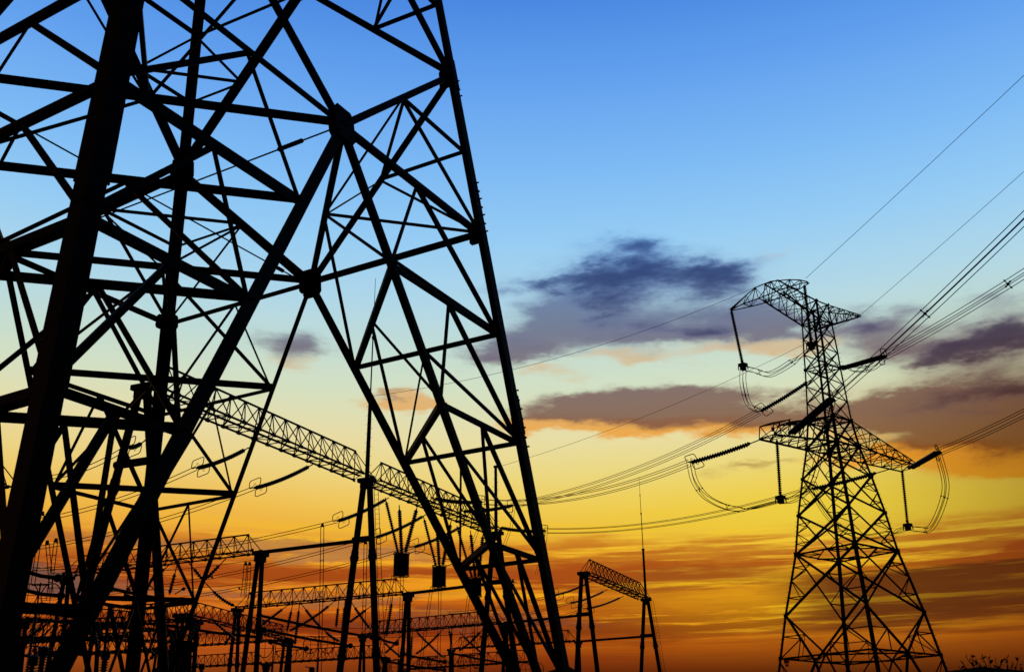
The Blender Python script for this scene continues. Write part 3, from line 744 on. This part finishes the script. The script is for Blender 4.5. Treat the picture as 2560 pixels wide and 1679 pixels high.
f0 = [(foot(244, 1388, cols[0], 0)), foot(395, 1500, cols[0], 0)]
def setz(v, z=0.): return V((v.x, v.y, z))
column(cols[0], [setz(f0[0]), setz(f0[1])], 'nearest gantry column of the long row, half hidden behind the near tower legs', GC, ztie=20.4)
rod_top = at(926, 695, dd(cols[1])).z; rz = [at(921, y, dd(cols[1])).z for y in (990, 843, 771)]
column(cols[1], [setz(foot(852, 1679, cols[1], 0)), setz(foot(939, 1679, cols[1], 0))], 'gantry column with the tallest lightning rod and a ladder, left of picture centre', GC, ztie=20.4, mast=(0, rz[0], rz[1], rz[2], rod_top), ladder=(1, 25))
column(cols[2], [setz(foot(1206, 1679, cols[2], 0)), setz(foot(1287, 1679, cols[2], 0))], 'gantry column with a plain thick mast crossing the near tower right leg', GC, ztie=20.4, mast=(0, at(1242, 1166, dd(cols[2])).z, 0, 0, 0))
column(cols[3], [setz(foot(1444, 1679, cols[3], 0)), setz(foot(1491, 1679, cols[3], 0))], 'gantry column just right of the near tower, without a rod', GC, ztie=20.4)
z5_ = [at(1603, y, dd(cols[4])).z for y in (1373, 1283, 1237, 1190)]
column(cols[4], [setz(foot(1606, 1679, cols[4], 0)), setz(foot(1647, 1679, cols[4], 0))], 'rightmost gantry column with a slender lightning rod and ladder', GC, ztie=20.4, mast=(0, *z5_), ladder=(1, 25))
def sec(a, b, label, walk=True, np_=15, g0=.7):
    d = (b-a).normalized(); beam(a+d*g0+V((0, 0, .14)), b-d*g0+V((0, 0, .14)), H, 2.0, label, GB, np_, walk=walk, cham=1.5, r=.085, rl=.045)
sec(cols[0], cols[1], 'longest lattice beam running from behind the near tower legs to the mast with the tallest rod', g0=.5)
sec(cols[1], cols[2], 'lattice beam between the tallest rod and the right leg of the near tower')
sec(cols[3], cols[4], 'lattice beam standing clear on its two columns right of the near tower')

# lower cross gantries
GB2 = 'lower lattice beams across the yard'; GC2 = 'columns of the lower cross gantries'; GT = 'tie pipes between gantries'
ZL = 20.3
def low(pL, pR, lab, tie=None, np_=16, z=ZL, h=1.65, legs=(1, 1), left_lab=None):
    a, b = at(*pL, z=z), at(*pR, z=z); d = (b-a).normalized()
    beam(a, b, h, 1.5, lab+' beam', GB2, np_, r=.075, rl=.04, cham=1.25)
    for k, (c, on) in enumerate(((a, legs[0]), (b, legs[1]))):
        if on:
            cc = c-V((0, 0, .35)); sp_ = AD*1.55
            column(cc+(d*.35 if k else -d*.35), [setz(cc-sp_), setz(cc+sp_)], ('left' if k == 0 else 'right')+' column of the '+lab+' gantry', GC2, .21, .25, collars=(14., 8.), ztie=None)
    if tie is not None:
        m = MB(); o = thing('tie_pipe', b, 'horizontal pipe tying the '+lab+' gantry to the long row', 'pipe', GT)
        m.tube([b+V((0, 0, -.1))+d*.3, tie], .17, 10); m.build('pipe', PAINT, o)
        m = MB(); m.tube([b+V((0, 0, -.1))+d*.2, b+V((0, 0, -.1))+d*.5], .24, 10); m.tube([tie-(tie-b).normalized()*.4, tie], .24, 10); m.build('flange', PAINT, o)
def tiept(i): c = cols[i]; return V((c.x, c.y, 20.3))+BD*.7
low((174, 1435), (644, 1378), 'first and nearest lower cross', tiept(1), 14)
low((600, 1518), (1013, 1481), 'second lower cross', tiept(2), 14)
low((912, 1585), (1258, 1555), 'third lower cross', tiept(3), 16)
low((1133, 1620), (1440, 1601), 'fourth lower cross', tiept(4), 16)
low((400, 1618), (720, 1598), 'left background lower cross', None, 18)
low((398, 1671), (660, 1656), 'lowest left background cross', None, 15, z=17.5)
low((672, 1656), (958, 1640), 'lowest middle background cross', None, 15, z=17.5)
low((-190, 1232), (25, 1207), 'far left edge cross', None, 8, legs=(0, 0))
# beams running away on the left
def low2(pL, pR, z, lab, h=1.5, n=14, r=.07):
    a, b = at(*pL, z=z), at(*pR, z=z); beam(a, b, h, 1.4, lab, GB2, n, r=r, rl=.04)
    for k, c in enumerate((a, b)):
        cc = c-V((0, 0, .3)); column(cc, [setz(cc-BD*1.4), setz(cc+BD*1.4)], ('near' if k == 0 else 'far')+' column under the '+lab, GC2, .19, .23, collars=(7.,))
low2((452, 1533), (716, 1596), 17.2, 'receding lattice beam low behind the near tower legs')
low2((60, 1545), (440, 1578), 15.2, 'low lattice beam at the lower left behind the legs')
low2((40, 1592), (470, 1604), 13.5, 'lowest lattice beam at the lower left edge')

low((52, 1604), (330, 1588), 'first lower left background cross', None, 13, z=13.2, legs=(1, 0))
low((60, 1640), (420, 1622), 'second lower left background cross', None, 16, z=12.2, legs=(0, 1))
low((250, 1560), (480, 1548), 'third lower left background cross', None, 10, z=15.5, legs=(1, 1))
low((1010, 1672), (1330, 1652), 'right background cross', None, 14, z=17., legs=(1, 1))
# line insulator strings of the long row pulling left
GL = 'tension insulator strings of the long gantry row'
GWL = 'twin wires running left from the long gantry row'
def beamdist(px, py): p = at(px, py, z=25.5); return dd(p)
sl = [((365, 1098), (318, 1117), (125, 1178), 'one hidden beside the second tower leg'), ((622, 1118), (490, 1170), (104, 1283), 'one left of the leaning brace'),
      ((782, 1160), (634, 1220), (104, 1352), 'one reaching left from midway on the longest beam'), ((972, 1243), (842, 1302), (130, 1405), 'one crossing the legs of the mast column'),
      ((1065, 1285), (937, 1343), (250, 1470), 'one ending just right of the mast column'), ((1157, 1313), (1033, 1367), (300, 1500), 'one nearest the near tower right leg')]
for k, (a, b, c, nm) in enumerate(sl):
    da = beamdist(*a) if k else 64; pa = at(*a, z=25.4) if k else at(*a, z=24.5); pa = at(*a, dd(pa))
    L = 5.6; 
    # wire end lies on the cross-yard vertical plane through the beam point
    r_ = at(*b, 1)-EYE; t = (pa-EYE).dot(AD)/r_.dot(AD); pb = EYE+r_*t
    string(pa, pb, 'tension string on the long row, '+nm, GL, .19, .15, .22, 0, .45, .25, .8)
    r_ = at(*c, 1)-EYE; t = (pa-EYE).dot(AD)/r_.dot(AD); pc = EYE+r_*t
    wires('conductor_bundle', [(-.13, .1), (.13, -.1)], pb, pc, .6+.012*(pc-pb).length, 'twin wires leaving the tension string, '+nm, 'power line', GWL, r=.034, spacers=(.45,), ext=.25)
# strings of the last beam
for k, (a, b, c, nm) in enumerate([((1480, 1450), (1385, 1487), (1235, 1512), 'nearest'), ((1519, 1472), (1424, 1507), (1260, 1538), 'middle'), ((1560, 1488), (1464, 1521), (1300, 1560), 'farthest')]):
    pa = at(*a, z=25.4); r_ = at(*b, 1)-EYE; t = (pa-EYE).dot(AD)/r_.dot(AD); pb = EYE+r_*t
    string(pa, pb, nm+' of the three tension strings on the beam right of the near tower', GL, .19, .17, .25, 0, .7, .25, .8)
    r_ = at(*c, 1)-EYE; t = (pa-EYE).dot(AD)/r_.dot(AD); pc = EYE+r_*t
    wires('conductor_bundle', [(-.13, .1), (.13, -.1)], pb, pc, .4, nm+' twin wires sagging left from the beam beside the near tower', 'power line', GWL, r=.034, ext=.8)
# incoming line strings (right side of the second section) and the spans to the far pylon
GI = 'spans between the gantry row and the far pylon'
inc = [((1075, 1243), (1180, 1246), (1208, 1254), pA, 'left lower arm', 'upper'), ((1148, 1277), (1262, 1264), (1285, 1262), pC, 'mast', 'middle'), ((1240, 1316), (1300, 1323), (1366, 1326), pB, 'right lower arm', 'lower')]
for a, b, c, e, nm, w_ in inc:
    pa = at(*a, z=25.5); q = at(*c, dd(pa)+1.2); pb = at(*c, dd(pa)+2.5)
    string(pa, pb, w_+' string tensioned rightward from the gantry row behind the near tower right leg', GL, .17, .15, .2, .17, .6, .3, .6)
    wires('conductor_bundle', Q4, pb, e, 1.1, 'four wire span from gantry row to the pylon '+nm, 'power line', GI, r=.026)
    m = MB(); pd = [pb+V((0, 0, .6)), pb-V((0, 0, .2)), pb-V((.3, 0, 2.2)), pb-V((1.2, .5, 4.6))]
    o = thing('dropper_cable', pb, 'short dropper hanging from the clamp of the '+w_+' gantry string', 'cable', 'droppers in the switchyard')
    for k in (-.12, .12): mm = MB(); mm.tube([x+V((k, 0, 0)) for x in pd], .022, 5); mm.build('wire', ALU, o)
m0 = V((cols[1].x, cols[1].y, rz[0])); m2 = V((cols[2].x, cols[2].y, at(1242, 1168, dd(cols[2])).z))
wires('earth_wire', [(0, 0)], m0, TP(-1.82, -6, 42.3), 1.4, 'thin earth wire from the tallest rod mast to the left shoulder of the pylon head', 'power line', r=.019)
wires('earth_wire', [(0, 0)], m2, TP(0, 6.9, 42.2), 1.2, 'thin earth wire from the plain mast passing behind the pylon mast', 'power line', r=.019)

# line traps hung under the second section
GTp = 'line traps hanging below the gantry row'
GTs = 'strings carrying the line traps'
traps = [((1004, 1385), (1000, 1436), 19, (963, 1243), (998, 1262), (1044, 1262), 'leftmost'), ((1098, 1417), (1094, 1464), 17, (1058, 1288), (1092, 1300), (1128, 1300), 'middle'),
         ((1188, 1446), (1185, 1487), 15.5, (1142, 1313), (1176, 1325), (1208, 1330), 'rightmost')]
for (tx, ty), (bx, by), hwp, s1, s2, s3, nm in traps:
    D = {'leftmost': 96., 'middle': 103.5, 'rightmost': 110.}[nm]
    a = at(tx, ty, D); b = V((a.x, a.y, at(bx, by, D).z)); rr = hwp/2668*D*1.02; hgt = a.z-b.z
    t = thing('line_trap', b, nm+' of the three ribbed drum shaped line traps', 'line trap', GTp)
    m = MB(); P, R_ = [], []; nr = 11
    for i in range(nr):
        z = b.z+hgt*(i+.05)/nr
        for f, q in ((0, .93), (.18, 1.), (.72, 1.), (.9, .93)): P.append(V((a.x, a.y, z+hgt/nr*f))); R_.append(rr*q)
    m.tube(P, R_, 24); m.build('coil', PAINT, t)
    for z in (b.z-.12, a.z+.12):
        m = MB(); m.tube([V((a.x+rr*1.03*cos(x*pi/12), a.y+rr*1.03*sin(x*pi/12), z)) for x in range(24)], .035, 5, closed=True)
        for x in range(4): m.tube([V((a.x, a.y, z)), V((a.x+rr*1.03*cos(x*pi/2+.4), a.y+rr*1.03*sin(x*pi/2+.4), z))], .04, 4)
        for x in range(8): m.tube([V((a.x+rr*cos(x*pi/4), a.y+rr*sin(x*pi/4), z)), V((a.x+rr*cos(x*pi/4), a.y+rr*sin(x*pi/4), z+(.14 if z < a.z else -.14)))], .03, 4)
        m.build('end_ring', PAINT, t)
    for k, s_ in enumerate((s1, s2, s3)):
        string(at(*s_, D), V((a.x, a.y, a.z+.15))+V(((-.32, 0, .32)[k], 0, 0)), ('left', 'centre', 'right')[k]+' string holding the '+nm+' line trap', GTs, (.18, .19, .2)[k], .2, 0, .14 if k else 0, .5, .15)
    # droppers below the drum
    for k, ox in enumerate((-rr, rr*.15)):
        o = thing('dropper_cable', (a.x+ox, a.y, b.z), ('left' if k == 0 else 'right')+' twin dropper below the '+nm+' line trap', 'cable', 'droppers in the switchyard')
        for e in (-.12, .12):
            m = MB(); m.tube([V((a.x+ox+e, a.y, b.z)), V((a.x+ox+e-(.9 if k == 0 else 0), a.y, b.z-7)), V((a.x+ox+e-(1.2 if k == 0 else 0), a.y, 5.5))], .026, 5); m.build('wire', ALU, o)
        m = MB()
        for z in (b.z-3, b.z-7): m.box(V((a.x+ox-(.5 if k == 0 else 0), a.y, z)), .34, .06, .06)
        m.build('spacer', ALU, o)
    if nm != 'rightmost': pass
    o = thing('jumper_cable', a, 'short curved jumper at the top of the '+nm+' line trap', 'cable', 'line trap jumpers')
    m = MB(); e_ = a+V((rr, 0, .1)); m.tube([e_, e_+V((.5, .3, .25)), e_+V((1.2, .8, .2)), e_+V((2.6, 2., -.05)), e_+V((3.6, 3., -.05))], .04, 5); m.build('wire', ALU, o)

# tubular busbars slung below the cross gantries, with V strings
GBus = 'tubular busbars slung in the yard'
GV = 'strings slinging the tubular busbars'
def bus(pl, pr, z, lab, ball=True, r=.14):
    a, b = at(*pl, z=z), at(*pr, z=z); t = thing('tubular_busbar', a, lab, 'busbar', GBus)
    m = MB(); m.tube([a, lerp(a, b, .5)-V((0, 0, .1)), b], r, 10); m.build('tube', ALU, t)
    if ball:
        for c in (a, b):
            m = MB(); m.tube([c-V((0, 0, .3)), c-V((0, 0, .24)), c-V((0, 0, .12)), c, c+V((0, 0, .12)), c+V((0, 0, .24)), c+V((0, 0, .3))], [.03, .19, .28, .31, .28, .19, .03], 12); m.build('end_ball', ALU, t, True)
    return a, b
buses = [((648, 1537), (930, 1592), 16.4, 'upper tubular busbar sloping down right across the mast column legs'), ((660, 1573), (876, 1613), 15.2, 'tubular busbar with a round end just left of the mast column'),
         ((677, 1603), (766, 1620), 15.4, 'short tubular busbar with a ball end low left of centre'), ((276, 1470), (455, 1502), 16.2, 'tubular busbar between the near tower legs at lower left'),
         ((60, 1426), (144, 1444), 15., 'short tubular busbar at the left beside the thickest leg'), ((60, 1474), (152, 1488), 14.4, 'lower short tubular busbar at the left beside the thickest leg'),
         ((947, 1594), (991, 1607), 16.5, 'stub of tubular busbar right of the mast column'), ((1009, 1634), (1112, 1653), 15.6, 'tubular busbar low right of the second lower gantry column'),
         ((1125, 1631), (1262, 1656), 16.8, 'tubular busbar crossing behind the near tower right leg'), ((966, 1652), (1111, 1674), 14.6, 'lowest tubular busbar at the bottom centre'),
         ((400, 1560), (650, 1592), 14.6, 'tubular busbar below the receding lattice beam')]
for b_ in buses: bus(*b_)
def vs(p, q, D, lab, r=.15, pitch=.22, l0=.9, sag=0.):
    string(at(*p, D), at(*q, D), lab, GV, r, pitch, sag, 0, l0, .25, None, 7)
d1, d2, d3 = 98., 122., 148.
VS = [((430, 1405), (372, 1455), d1), ((374, 1461), (402, 1490), d1), ((443, 1410), (423, 1486), d1), ((470, 1403), (514, 1457), d1), ((565, 1395), (515, 1447), d1), ((515, 1457), (588, 1514), d1, .25), ((437, 1484), (464, 1468), d1), ((335, 1446), (309, 1490), d1), ((348, 1490), (310, 1487), d1),
      ((722, 1510), (653, 1562), d2), ((732, 1508), (717, 1578), d2), ((749, 1507), (737, 1612), d2), ((752, 1506), (802, 1567), d2, .1), ((838, 1500), (722, 1576), d2, .3), ((847, 1500), (840, 1568), d2), ((863, 1498), (855, 1585), d2), ((876, 1500), (925, 1570), d2, .1), ((800, 1563), (850, 1602), d2, .2), ((930, 1512), (872, 1556), d2),
      ((982, 1489), (966, 1591), d2), ((1110, 1568), (1038, 1634), d3, .3), ((1032, 1568), (1109, 1643), d3, .1), ((1031, 1574), (1027, 1640), d3), ((1120, 1560), (1130, 1610), d3), ((1130, 1564), (1126, 1640), d3), ((1148, 1578), (1206, 1632), d3, .1), ((1213, 1564), (1146, 1626), d3, .3), ((1006, 1583), (962, 1632), d3, .2), ((950, 1594), (1005, 1643), d3, .1)]
VL = [((118, 1556), (66, 1598), 70.), ((150, 1560), (200, 1612), 72.), ((205, 1548), (160, 1600), 74.), ((232, 1560), (250, 1640), 76.), ((300, 1562), (262, 1610), 76.), ((330, 1590), (392, 1640), 80.), ((420, 1600), (372, 1650), 82.),
      ((505, 1540), (470, 1600), 84.), ((530, 1548), (590, 1600), 86.), ((600, 1556), (560, 1612), 88.), ((90, 1600), (84, 1668), 70.), ((180, 1632), (130, 1672), 72.)]
for i, (a, b, D) in enumerate(VL):
    vs(a, b, D, 'slanting string in the lower left clutter, number %s counted from the left' % ['two', 'four', 'five', 'six', 'seven', 'eight', 'nine', 'ten', 'eleven', 'twelve', 'one', 'three'][i], r=.14, pitch=.2, l0=.5)
for i, v_ in enumerate(VS):
    where = 'first lower gantry' if v_[2] == d1 else 'second lower gantry' if v_[2] == d2 else 'third lower gantry'
    slant = 'leaning left' if v_[1][0] < v_[0][0]-15 else 'leaning right' if v_[1][0] > v_[0][0]+15 else 'hanging almost upright'
    k = sum(1 for w_ in VS[:i] if w_[2] == v_[2])
    ordn = ['first', 'second', 'third', 'fourth', 'fifth', 'sixth', 'seventh', 'eighth', 'ninth', 'tenth', 'eleventh'][k]
    vs(v_[0], v_[1], v_[2], 'busbar string %s under the %s, %s in that row' % (slant, where, ordn), sag=(v_[3] if len(v_) > 3 else 0), r=.2 if v_[2] == d1 else .22)

# small hooked fittings and pantograph disconnectors with ring contacts
GP = 'ring headed disconnectors under the busbars'
for (px, py, D, lab) in [(797, 1610, 112, 'below the second lower gantry'), (684, 1619, 108, 'beside the left background gantry column'), (1073, 1659, 140, 'at the bottom centre'), (1176, 1652, 140, 'behind the near tower right brace'),
                         (975, 1666, 130, 'at the foot of the mast column'), (97, 1486, 88, 'at the lower left beside the thickest leg'), (1330, 1672, 150, 'under the fourth lower gantry')]:
    c = at(px, py, D); t = thing('disconnector', (c.x, c.y, 0), 'ring headed disconnector post '+lab, 'disconnector', GP)
    m = MB(); m.tube([V((c.x, c.y, 0)), V((c.x, c.y, c.z*.45))], .16, 8); m.build('support_post', PAINT, t)
    m = MB(); m.discs([V((c.x, c.y, c.z*.45)), V((c.x, c.y, c.z-1.2))], .17, .09, .16, 8); m.build('post_insulator', CERAM, t)
    m = MB(); m.tube([V((c.x, c.y, c.z-1.2)), V((c.x, c.y, c.z+.9))], .06, 6); m.box(V((c.x, c.y, c.z+.75)), 1.3, .15, .12); m.build('contact_arm', ALU, t)
    for s_ in (-1, 1):
        m = MB(); cc = c+V((s_*.85, 0, 0)); m.tube([cc+V((cos(x*pi/10)*.72, .1, sin(x*pi/10)*.85)) for x in range(20)], .045, 5, closed=True)
        m.tube([cc+V((-.72, .1, 0)), cc+V((.72, .1, 0))], .025, 4); m.tube([cc+V((0, .1, -.85)), cc+V((0, .1, .85))], .025, 4); m.build('contact_ring', ALU, t)

# long twin droppers from wires down into the yard
GD = 'droppers in the switchyard'
DR = [((806, 1312), (799, 1679), 92, 'left of the mast column, through the second lower beam'), ((914, 1355), (906, 1679), 94, 'between the legs of the mast column'), ((106, 1283), (82, 1460), 80, 'from the upper wires beside the thickest leg'),
      ((118, 1355), (128, 1480), 84, 'beside the thickest leg, second'), ((614, 1408), (606, 1490), 97, 'left of the first lower gantry right column'), ((624, 1408), (618, 1490), 99, 'next to the first lower gantry right column'),
      ((324, 1430), (318, 1500), 92, 'between the second and third tower legs'), ((1282, 1450), (1284, 1600), 120, 'just behind the near tower right leg'), ((1182, 1560), (1184, 1640), 140, 'under the third lower beam'), ((140, 1350), (120, 1500), 82, 'beside the thickest leg, third')]
for a, b, D, lab in DR:
    p, q = at(*a, D), at(*b, D); o = thing('dropper_cable', p, 'twin vertical dropper '+lab, 'cable', GD)
    for e in (-.13, .13):
        m = MB(); m.tube([p+V((e, 0, 0)), lerp(p, q, .5)+V((e+.03, 0, 0)), q+V((e, 0, 0))], .032, 5); m.build('wire', ALU, o)
    m = MB()
    for s_ in (.25, .5, .8): m.box(lerp(p, q, s_), .36, .05, .05)
    m.box(p, .2, .1, .3); m.build('spacer', ALU, o)
# flat thin yard wires
for i, (a, b, z, lab) in enumerate([((130, 1432), (640, 1398), 19.5, 'upper'), ((130, 1468), (640, 1455), 18.6, 'middle'), ((650, 1560), (1260, 1556), 18., 'centre'), ((650, 1582), (1200, 1580), 17.6, 'lower centre'), ((60, 1413), (330, 1408), 17., 'left')]):
    p, q = at(*a, 118), at(*b, 118); wires('yard_wire', [(0, 0)], p, q, .5, lab+' single yard wire stretched level behind the lower gantries', 'power line', 'level yard wires', r=.03)
# breaker and transformer shapes low at the left, only their tops rise into view
GE = 'switchgear posts at lower left'
for i, (px, py, D, lab) in enumerate([(85, 1640, 60, 'leftmost'), (110, 1618, 62, 'second from left'), (150, 1630, 64, 'third from left'), (265, 1628, 66, 'between second tower leg and brace'), (505, 1660, 96, 'below the lowest left gantry'), (780, 1668, 100, 'left of the mast column foot'), (1000, 1648, 118, 'right of the mast column foot')]):
    c = at(px, py, D); t = thing('switchgear_post', (c.x, c.y, 0), lab+' switchgear post with capped insulator top', 'switchgear', GE)
    m = MB(); m.box(V((c.x, c.y, c.z*.2)), .5, .5, c.z*.4); m.build('pedestal', PAINT, t)
    m = MB(); m.discs([V((c.x, c.y, c.z*.4)), V((c.x, c.y, c.z-.35))], .24, .13, .14, 10); m.build('bushing', CERAM, t)
    m = MB(); m.tube([V((c.x, c.y, c.z-.4)), V((c.x, c.y, c.z-.3)), V((c.x, c.y, c.z)), V((c.x, c.y, c.z+.08))], [.2, .26, .26, .1], 10); m.tube([V((c.x, c.y, c.z)), V((c.x-.6, c.y, c.z+.1))], .05, 5); m.build('cap', PAINT, t)

# ------------------------------------------------------------------ young tree at lower right
tb = at(2490, 1679, 13.5)
T2 = thing('tree', (tb.x, tb.y, 0), 'leafy tree tips showing at the bottom right corner', 'tree')
m = MB(); base_ = V((tb.x, tb.y, 0)); tops_ = V((tb.x, tb.y, 2.35))
m.tube([base_, base_+V((.03, 0, .8)), base_+V((-.02, .02, 1.6)), tops_], [.055, .045, .03, .015], 8); m.build('trunk', BARK, T2)
mb, ml = MB(), MB()
tips = [(2405, 1650), (2414, 1640), (2402, 1667), (2425, 1636), (2440, 1648), (2455, 1634), (2470, 1642), (2488, 1642), (2432, 1662), (2450, 1662), (2502, 1650), (2517, 1640), (2530, 1652), (2545, 1648), (2470, 1660), (2495, 1665), (2520, 1664), (2552, 1662), (2415, 1674), (2440, 1675), (2465, 1672), (2540, 1674), (2485, 1676), (2510, 1676), (2575, 1668), (2600, 1680)]
def leaf(c, d, s_):
    d = d.normalized(); w = V((rnd.uniform(-1, 1), rnd.uniform(-1, 1), rnd.uniform(-.6, .6))); w = (w-d*w.dot(d)).normalized(); nn = d.cross(w)*s_*.12
    k = len(ml.v); P_ = [c, c+d*s_*.3+w*s_*.22+nn, c+d*s_*.7+w*s_*.2+nn, c+d*s_, c+d*s_*.7-w*s_*.2+nn, c+d*s_*.3-w*s_*.22+nn]
    ml.v += [tuple(x) for x in P_]; ml.f += [(k, k+1, k+2, k+3), (k, k+3, k+4, k+5)]
for (x, y) in tips:
    tip = at(x, y, 13.5+rnd.uniform(-.5, .5)); st_ = lerp(base_, tops_, rnd.uniform(.6, .98)); mid_ = lerp(st_, tip, .5)+V((rnd.uniform(-.06, .06), rnd.uniform(-.06, .06), -.06))
    path = [st_, mid_, tip]; mb.tube([st_, lerp(st_, mid_, .6), mid_, lerp(mid_, tip, .6), tip], [.012, .010, .008, .005, .003], 5)
    for k in range(26):
        t = rnd.uniform(.25, 1.) ; p = lerp(st_, mid_, t*2) if t < .5 else lerp(mid_, tip, t*2-1)
        dv = (tip-st_).normalized()*.6+V((rnd.uniform(-1, 1), rnd.uniform(-1, 1), rnd.uniform(-.4, .8)))
        leaf(p, dv, rnd.uniform(.04, .065))
for k in range(700):
    a = rnd.uniform(0, 6.28); r_ = abs(rnd.gauss(0, .38)); p = V((tb.x+.1+cos(a)*r_, tb.y+sin(a)*r_, rnd.uniform(1.6, 2.42)-.25*r_)); leaf(p, V((rnd.uniform(-1, 1), rnd.uniform(-1, 1), rnd.uniform(-.5, 1))), rnd.uniform(.04, .065))
mb.build('branch', BARK, T2); ml.build('foliage', LEAF, T2)
